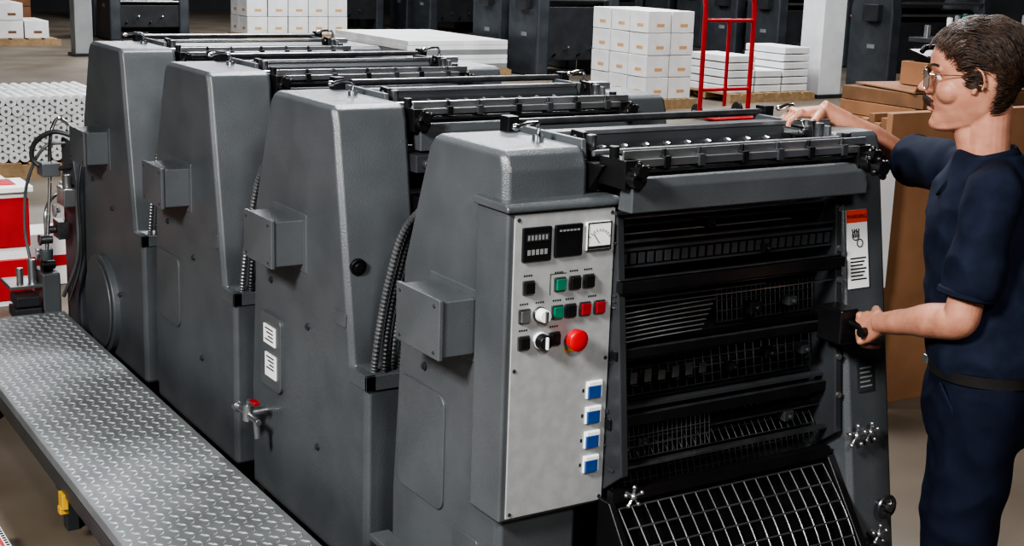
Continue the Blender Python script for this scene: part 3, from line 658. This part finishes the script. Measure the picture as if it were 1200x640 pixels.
# ---------------------------------------------------------------- person
man=root('person',(2.63,2.08,0),'man in navy work shirt and trousers, hands on press','person')
HO=V((2.640,2.186,1.515)); HS=1.075
F=V((-.641,.767,-.09)).normalized(); L=V((-.767,-.641,0)).normalized(); U=F.cross(L).normalized()
def hp(x,y,z): return HO+HS*(F*x+L*y+U*z)
HSL=[(0,.074,.02,.018),(.008,.087,-.005,.030),(.020,.092,-.025,.040),(.034,.089,-.042,.048),(.044,.0855,-.052,.053),(.056,.088,-.062,.057),(.066,.088,-.068,.060),(.078,.088,-.078,.063),(.09,.087,-.088,.066),
 (.105,.083,-.096,.069),(.120,.078,-.101,.070),(.132,.084,-.104,.072),(.146,.0915,-.106,.074),(.17,.0895,-.106,.0745),(.19,.080,-.102,.071),(.207,.062,-.091,.062),(.22,.038,-.073,.049),(.229,.012,-.05,.032),(.234,-.012,-.03,.01)]
def headpt(z,a,off=0.):
    for i in range(len(HSL)-1):
        if HSL[i][0]<=z<=HSL[i+1][0]: break
    f_=(z-HSL[i][0])/(HSL[i+1][0]-HSL[i][0]); q=[HSL[i][k]+(HSL[i+1][k]-HSL[i][k])*f_ for k in range(4)]
    cx=-.012 if q[2]<-.02 else (q[1]+q[2])/2; c,s=math.cos(a),math.sin(a)
    ex=1.95+.4*min(1,max(0,(z-.03)/.09)) if c>0 else 2.35
    e=2/ex; rx=(q[1]-cx) if c>0 else (cx-q[2]); ry=q[3]
    x=cx+(rx+off)*math.copysign(abs(c)**e,c); y=(ry+off)*math.copysign(abs(s)**e,s)
    return x,y
body=MB(); NR=40
body.rings([[hp(*headpt(z,2*math.pi*k/NR),z) for k in range(NR)] for z in [q[0] for q in HSL]])
body.cone(hp(.078,0,.132),hp(.109,0,.097),.0080,.0095); body.cone(hp(.085,0,.112),hp(.104,0,.097),.009,.011)
for s in (1,-1):
    body.ell(hp(.094,s*.011,.091),.0085*HS)
    body.cone(hp(.078,s*.014,.139),hp(.066,s*.046,.138),.010,.009)
    body.cone(hp(.066,s*.022,.129),hp(.062,s*.042,.128),.010,.009)
    body.ell(hp(.048,s*.035,.090),.0325)
    pts=[hp(-.008+.014*math.cos(t),s*(.071+.007*math.cos(t-2.6)+.003),.112+.026*math.sin(t)) for t in [math.radians(x) for x in range(-70,231,20)]]
    body.tube(pts,.0034,8); body.cone(hp(-.001,s*.070,.088),hp(-.005,s*.072,.098),.006,.006); body.cone(hp(-.012,s*.068,.10),hp(-.013,s*.069,.124),.007,.007)
    body.cone(hp(.003,s*.067,.106),hp(.001,s*.068,.115),.005,.004)
body.cone(hp(.0895,.010,.0515),hp(.0895,-.010,.0515),.0075,.0075); body.cone(hp(.0885,.016,.0625),hp(.0915,.0,.0630),.0055,.0065); body.cone(hp(.0885,-.016,.0625),hp(.0915,0,.0630),.0055,.0065)
body.cone(hp(.088,.0,.068),hp(.092,0,.083),.010,.009)
body.ell(hp(.078,0,.019),.0175)
nb=V((2.668,2.163,1.41))
body.cone(nb,hp(-.032,0,.055),.056,.053,24); body.cone(V((2.650,2.17,1.43)),hp(.015,0,.02),.038,.033)
def ring(c,ax,hw,hd,n=32,e=2.3):
    R_=V((ax[0],ax[1],0)).normalized(); Fd=V((-R_.y,R_.x,0)); out=[]
    for k in range(n):
        a=2*math.pi*k/n; cc,ss=math.cos(a),math.sin(a)
        out.append(V(c)+R_*hw*math.copysign(abs(cc)**(2/e),cc)+Fd*hd*math.copysign(abs(ss)**(2/e),ss))
    return out
AX=(.72,.69)
TR=[((2.638,2.077,.90),AX,.160,.126),((2.638,2.077,.955),AX,.152,.116),((2.641,2.082,1.01),AX,.155,.129),((2.650,2.097,1.09),AX,.157,.133),((2.660,2.112,1.18),AX,.164,.137),
    ((2.671,2.137,1.27),AX,.173,.136),((2.678,2.154,1.35),AX,.174,.124),((2.680,2.164,1.40),(.66,.75),.158,.103),((2.678,2.166,1.44),(.66,.75),.116,.080),((2.672,2.165,1.468),(.66,.75),.078,.067)]
body.rings([ring(c,ax,hw*.82,hd*.82) for c,ax,hw,hd in TR[:-1]])
SN=V((2.520,2.010,1.400)); EN=V((2.474,2.028,1.112)); WN=V((2.506,2.283,1.036))
SF=V((2.77,2.33,1.395)); EF=V((2.865,2.607,1.378)); WF=V((2.668,2.703,1.500))
def arm(S,E,W,k):
    k=V(k)
    body.limb([S,S.lerp(E,.5),S.lerp(E,.86)+k*.2,E+k*.1,E.lerp(W,.14)+k*.3,E.lerp(W,.35),E.lerp(W,.7),W,W+(W-E)*.06],[.044,.044,.041,.040,.043,.042,.032,.0265,.0255])
arm(SN,EN,WN,(0,-.01,-.01)); arm(SF,EF,WF,(.01,0,-.01))
nails=[]
def hand(W,d,n,thumb,curl,sp=.0215,th=None,sc=1.):
    d=V(d).normalized(); n=V(n); n=(n-d*n.dot(d)).normalized(); s=d.cross(n).normalized()
    if s.dot(V(thumb))<0: s=-s
    rngs=[]
    for t,hw,hh in ((-.012,.0245,.020),(.02,.031,.0175),(.055,.041,.0155),(.085,.042,.0135),(.094,.040,.0105)):
        c=W+d*t*sc+n*(-.002)
        rngs.append([c+s*hw*sc*math.copysign(abs(math.cos(a))**.8,math.cos(a))+n*hh*sc*math.copysign(abs(math.sin(a))**.8,math.sin(a)) for a in [2*math.pi*k/20 for k in range(20)]])
    body.rings(rngs)
    for i,(off,ln) in enumerate(((1.5,.92),(.5,1.0),(-.5,.94),(-1.5,.76))):
        p=W+d*(.086-.004*abs(off))*sc+s*off*sp*sc; ang=0; segs=(.044*ln*sc,.028*ln*sc,.022*ln*sc); r=.0088*sc
        body.ell(p+n*.003,.0108*sc)
        q0=p
        for j,sg in enumerate(segs):
            ang+=math.radians(curl[j]+ (i*2)); dd=d*math.cos(ang)-n*math.sin(ang)+s*off*.07*(1-j*.4); dd.normalize()
            q1=q0+dd*sg; body.cone(q0,q1,r,r*.93,12)
            if j==2:
                nn=n*math.cos(ang)+d*math.sin(ang); nails.append((q1+nn*r*.72,dd,nn))
            q0=q1; r*=.93
    p=W+d*.022*sc+s*.024*sc-n*.004; t1,t2=th
    p1=p+(d*t1[0]+s*t1[1]-n*t1[2]).normalized()*.044*sc; p2=p1+(d*t2[0]+s*t2[1]-n*t2[2]).normalized()*.032*sc
    p3=p2+(d*t2[0]+s*t2[1]*.5-n*(t2[2]+.2)).normalized()*.024*sc
    body.cone(p,p1,.0150*sc,.0118*sc,12); body.cone(p1,p2,.0115*sc,.0100*sc,12); body.cone(p2,p3,.0100*sc,.0085*sc,12)
hand(WN,(.05,.85,-.38),(-.80,-.30,.35),(0,.2,1),(42,50,30),th=((.7,.5,.5),(.9,-.1,.5)))
hand(WF,(-.85,.36,-.05),(-.05,.05,1),(-.4,-1,0),(30,46,30),th=((.6,.7,.35),(.9,.1,.4)))
HN=V((2.570,2.012,.92)); HF=V((2.700,2.142,.92)); KN=V((2.545,2.022,.50)); KF=V((2.675,2.152,.50)); AN=V((2.575,1.962,.09)); AF=V((2.705,2.092,.09))
for a,b,c in ((HN,KN,AN),(HF,KF,AF)): body.cone(a,b,.074,.050,22); body.cone(b,c,.050,.036,22)
bo=obj('body',body,M['skin'],angle=180); remesh(bo,.0026,5,.5); par(bo,man)
for p,dd,nn in nails:
    s_=dd.cross(nn); R_=Matrix((s_,dd,nn)).transposed(); obj('finger_nail',MB().ell(p,.0055,.007,.0022,R_,10,6),M['nail'],man)
sh=MB(); sh.rings([ring(c,ax,hw+.008,hd+.008,40) for c,ax,hw,hd in TR[1:]])
def flat(mb,p0,p1,r0,r1,seg=28,n=5):
    p0=V(p0);p1=V(p1); t=(p1-p0).normalized(); pts=[p0-t*r0*.7,p0-t*r0*.35];rs=[r0*.6,r0*.92]
    for k in range(n+1): pts.append(p0.lerp(p1,k/n)); rs.append(r0+(r1-r0)*k/n)
    mb.tube(pts,0,seg,True,rs)
flat(sh,SN,SN.lerp(EN,.80),.062,.064); flat(sh,SF,SF.lerp(EF,.74),.066,.068)
sh.cone(V((2.62,2.10,1.410)),SN,.056,.058); sh.cone(V((2.73,2.24,1.410)),SF,.056,.060)
sh.cone(SN,V((2.55,2.04,1.28)),.055,.045); sh.cone(SF,V((2.75,2.28,1.28)),.055,.045)
so=obj('shirt',sh,M['navy'],angle=180)
remesh(so,.006,10,.5)
fe=bpy.data.objects.new('fold_space',None); COL.objects.link(fe); fe.location=(2.5,2,1.2); fe.rotation_euler=(.6,.5,.2); fe.scale=(3.2,1.3,1.1)
tx=bpy.data.textures.new('fold','CLOUDS'); tx.noise_scale=.12; tx.noise_depth=1
txh=bpy.data.textures.new('fold_h','CLOUDS'); txh.noise_scale=.075; txh.noise_depth=0; txh.noise_type='HARD_NOISE'
def folds(o,a,b):
    dm=o.modifiers.new('d','DISPLACE'); dm.texture=tx; dm.strength=a; dm.mid_level=.5
    dm=o.modifiers.new('dh','DISPLACE'); dm.texture=txh; dm.texture_coords='OBJECT'; dm.texture_coords_object=fe; dm.strength=-b; dm.mid_level=.45
    m=o.modifiers.new('r','REMESH'); m.mode='VOXEL'; m.voxel_size=.005; m.use_smooth_shade=True
    s=o.modifiers.new('s','SMOOTH'); s.iterations=5; s.factor=.5
    bake(o)
folds(so,.014,.014); par(so,man)
co=MB()
cc=V((2.657,2.160,1.460)); R1=V((.66,.75,0)); Fd=V((-.75,.66,0))
rA=[];rB=[];rC=[]
for k in range(33):
    th_=math.radians(30+(360-60)*k/32.)
    d=Fd*math.cos(th_)+R1*math.sin(th_)
    fr=abs(k-16)/16.
    rA.append(cc+d*.060+V((0,0,-.012-.02*fr))); rB.append(cc+d*.071+V((0,0,.026-.042*fr**2))); rC.append(cc+d*(.096+.032*fr**4)+V((0,0,-.010-.080*fr**3)))
n=33; vs=rA+rB+rC; fs=[]
for j in range(2):
    for k in range(32): fs.append((j*n+k,j*n+k+1,(j+1)*n+k+1,(j+1)*n+k))
co.add(vs,fs); c_o=obj('collar',co,M['navy'],angle=60,recalc=False); sm=c_o.modifiers.new('s','SOLIDIFY'); sm.thickness=.006
par(c_o,man)
for S,E,t,r_ in ((SN,EN,.765,.0665),(SF,EF,.70,.0705)):
    p=S.lerp(E,t); d=(E-S).normalized(); obj('sleeve_hem',MB().tube([p,p+d*.003,p+d*.013,p+d*.016],0,28,True,[r_-.006,r_,r_,r_-.006]),M['navy'],man)
HC=V((2.638,2.077,0))
tr=MB(); tr.rings([ring((HC.x,HC.y,z),AX,a,b,36) for z,a,b in ((.80,.156,.120),(.86,.168,.130),(.92,.166,.129),(.965,.158,.121))])
for a,b,c in ((HN,KN,AN),(HF,KF,AF)): tr.cone(a-V((0,0,.02)),b,.096,.075,26); tr.cone(b,c+V((0,0,.02)),.075,.064,26)
to=obj('trousers',tr,M['navy2'],angle=180); remesh(to,.0065,8,.5); folds(to,.012,.014); par(to,man)
bpy.data.objects.remove(fe)
mb=MB(); o1=ring((HC.x,HC.y,.958),AX,.167,.131,48); o2=ring((HC.x,HC.y,.984),AX,.167,.131,48); i1=ring((HC.x,HC.y,.984),AX,.15,.11,48); i2=ring((HC.x,HC.y,.958),AX,.15,.11,48)
mb.rings([o1,o2,i1,i2,o1],False); obj('belt',mb,M['leather'],man)
FB=V((-.69,.72,0)); LB=V((-.72,-.69,0))
bp_=HC+V((0,0,.971))+FB*.131; obj('belt_buckle',MB().box(bp_.x-.010,bp_.x+.010,bp_.y-.010,bp_.y+.008,bp_.z-.011,bp_.z+.011),M['steel'],man,.003)
pts=[HC+V((0,0,z))+LB*lat+FB*fr for z,lat,fr in ((.95,.125,.105),(.90,.160,.075),(.84,.172,.050),(.80,.172,.035))]
obj('pocket_seam',MB().tube(pts,.004,6),M['navy'],man)
for A_ in (AN,AF):
    mb=MB(); mb.cone(A_+V((0,0,-.035))-FB*.03,A_+FB*.15+V((0,0,-.05)),.05,.038); s_=obj('shoe',mb,M['leather'],man)
    q=A_+FB*.06; obj('shoe_sole',MB().cone((q.x-FB.x*.09,q.y-FB.y*.09,.012),(q.x+FB.x*.10,q.y+FB.y*.10,.012),.012,.012),M['rubber'],s_)
# hair
hm=MB(); NA=96; NZ=44; rg_=[]
def hline(a):
    a=abs((a+math.pi)%(2*math.pi)-math.pi); dg=math.degrees(a)
    pts=[(0,.184),(30,.182),(48,.175),(58,.158),(66,.143),(74,.128),(79,.098),(88,.098),(92,.128),(100,.138),(107,.120),(112,.085),(118,.055),(130,.034),(145,.026),(180,.020)]
    for i in range(len(pts)-1):
        if pts[i][0]<=dg<=pts[i+1][0]:
            return pts[i][1]+(pts[i+1][1]-pts[i][1])*(dg-pts[i][0])/(pts[i+1][0]-pts[i][0])
    return .04
def hoff(z,ad):
    top=max(0,(z-.15)/.08); side=1 if ad>118 else (.45 if ad<100 else .45+.55*(ad-100)/18)
    return top,.007*side+.008*top
for j in range(NZ+1):
    z=.012+(.2335-.012)*j/NZ; row=[]
    for k in range(NA):
        a=2*math.pi*k/NA; zl=hline(a); d=(z-zl)/.014; t=max(0,min(1,d)); t=t*t*(3-2*t)
        ad=abs(math.degrees((a+math.pi)%(2*math.pi)-math.pi)); top,ho_=hoff(z,ad)
        x,y=headpt(z,a,-.012+t*(.010+ho_)); p=V((x,y,z+(top**2)*t*.010))
        if t>0:
            dirv=V((x+.012,y,(z-.13)*1.2)).normalized(); p=p+dirv*noise.noise(p*20)*.004*t
        row.append(hp(*p))
    rg_.append(row)
hm.rings(rg_); par(obj('hair',hm,M['hair'],angle=180),man)
rh=random.Random(5); tf=MB()
for i in range(8000):
    a=rh.uniform(-math.pi,math.pi); z=rh.uniform(.018,.233); zl=hline(a)
    if z<zl+.003: continue
    ad=abs(math.degrees(a)); top,ho_=hoff(z,ad)
    x,y=headpt(z,a,-.002+ho_); p=V((x,y,z+top**2*.010)); p+=V((x+.012,y,(z-.13)*1.2)).normalized()*noise.noise(p*20)*.004
    nrm=V((x+.012,y,(z-.12)*1.3)).normalized()
    w_=noise.noise(p*9+V((9,0,0)))*1.6; flow=V((-.95,.35*math.sin(w_*2),-.5+.3*math.cos(w_*2+1))); flow=(flow-nrm*flow.dot(nrm)).normalized(); sd=nrm.cross(flow)
    ln=rh.uniform(.024,.042); pts=[]; ph=noise.noise(p*12)*3+rh.uniform(-.3,.3)
    for k in range(6):
        t=k/5; pts.append(hp(*(p+flow*ln*(t-.3)+nrm*(.0045*math.sin(t*math.pi)+rh.uniform(0,.0008))+sd*.0035*math.sin(t*4+ph))))
    tf.tube(pts,0,4,False,[.0003,.0007,.0009,.0008,.0006,.0002])
par(obj('hair_strands',tf,M['hair'],angle=180,recalc=False),man)
mb=MB(); rm=random.Random(9)
for i in range(700):
    y=rm.uniform(-.030,.030); x0=.1035-abs(y)**1.5*2.9; z=.0830+rm.uniform(-.007,.002)-abs(y)*.28
    s=1 if y>0 else -1; p=V((x0,y,z)); q=p+V((.0005,s*.005,-.011)); m_=(p+q)/2+V((.0018,0,0)); mb.tube([hp(*p),hp(*m_),hp(*q)],0,5,True,[.0009,.0014,.0004])
obj('moustache',mb,M['mous'],man,recalc=False)
for s in (1,-1):
    mb=MB()
    for i in range(110):
        t=rm.random(); y=s*(.014+.034*t); x=.0900-.018*t**1.6; z=.146+.003*math.sin(t*3)+rm.uniform(-.003,.002); p=V((x,y,z)); q=p+V((-.002,s*.008,.001)); mb.tube([hp(*p),hp(*q)],0,5,True,[.0010,.0004])
    obj('eyebrow',mb,M['hair'],man,recalc=False)
for s in (1,-1):
    e=obj('eye',MB().ell(hp(.0655,s*.031,.121),.0125),M['eye'],man); obj('iris',MB().ell(hp(.0755,s*.031,.1205),.0035),M['iris'],e)
obj('lower_lip',MB().cone(hp(.0930,-.010,.0525),hp(.0930,.010,.0525),.0048,.0048),M['lip'],man)
gl=MB(); le=[]
for s in (1,-1):
    pts=[]
    for k in range(25):
        a=2*math.pi*k/24; yy=.035+.028*math.cos(a)*(1.0 if math.sin(a)>0 else .88)+(-.002*math.sin(a)); zz=.120+(.019 if math.sin(a)>0 else .025)*math.sin(a)
        pts.append(hp(.104-.45*max(0,yy-.02)**1.1,s*yy,zz))
    gl.tube(pts,.0010,6); le.append(pts)
    gl.tube([hp(.090,s*.063,.130),hp(.080,s*.071,.129),hp(.0,s*.077,.124),hp(-.012,s*.077,.116)],.0010,6)
gl.tube([hp(.103,.010,.126),hp(.108,0,.128),hp(.103,-.010,.126)],.0010,6); gl.tube([hp(.103,.018,.137),hp(.106,0,.139),hp(.103,-.018,.137)],.0010,6)
g=obj('eyeglasses',gl,M['gold'],man,label='thin metal aviator eyeglasses with tinted lenses')
for pts in le: obj('tinted_lens',MB().add(pts[:24],[tuple(range(24))]),M['lens'],g,recalc=False)
# ---------------------------------------------------------------- lights
def area(loc,tgt,size,e,col=(1,1,1)):
    l=bpy.data.lights.new('lamp','AREA'); l.shape='SQUARE'; l.size=size; l.energy=e; l.color=col
    o=bpy.data.objects.new('studio_lamp',l); COL.objects.link(o); o.location=loc; o.rotation_euler=(V(tgt)-V(loc)).to_track_quat('-Z','Y').to_euler(); return o
area((-2.2,1.2,3.9),(2,3.6,.9),.9,440,(1,.985,.96))
area((.2,-1.8,3.9),(2.4,2.6,.9),.7,150,(1,.985,.96))
area((3.4,5.2,5.2),(2.4,4,0),1.1,290,(.97,.98,1))
for x,y,e in ((4,11,300),(9,14,480),(13,11,330),(6,22,400),(11,22,420),(7.5,7,80),(16,16,250),(10,29,220)):
    area((x,y,5.8),(x,y,0),2.0,e,(.97,.98,1))
w=bpy.data.worlds.new('world'); SC.world=w; w.use_nodes=True; w.node_tree.nodes['Background'].inputs[0].default_value=(.5,.53,.56,1); w.node_tree.nodes['Background'].inputs[1].default_value=.03
try: SC.view_settings.look='AgX - High Contrast'
except Exception as e: print(e)
# ---------------------------------------------------------------- camera
cam=bpy.data.cameras.new('camera'); cam.lens=48.6; cam.sensor_width=36; cam.clip_end=200
co_=bpy.data.objects.new('camera',cam); COL.objects.link(co_)
fw=V((.5174,.8248,-.2293)).normalized(); rt=V((.8505,-.5245,.0319)); rt=(rt-fw*rt.dot(fw)).normalized(); up=rt.cross(fw)
m=Matrix((rt,up,-fw)).transposed().to_4x4(); m.translation=V((0,0,1.9)); co_.matrix_world=m
SC.camera=co_
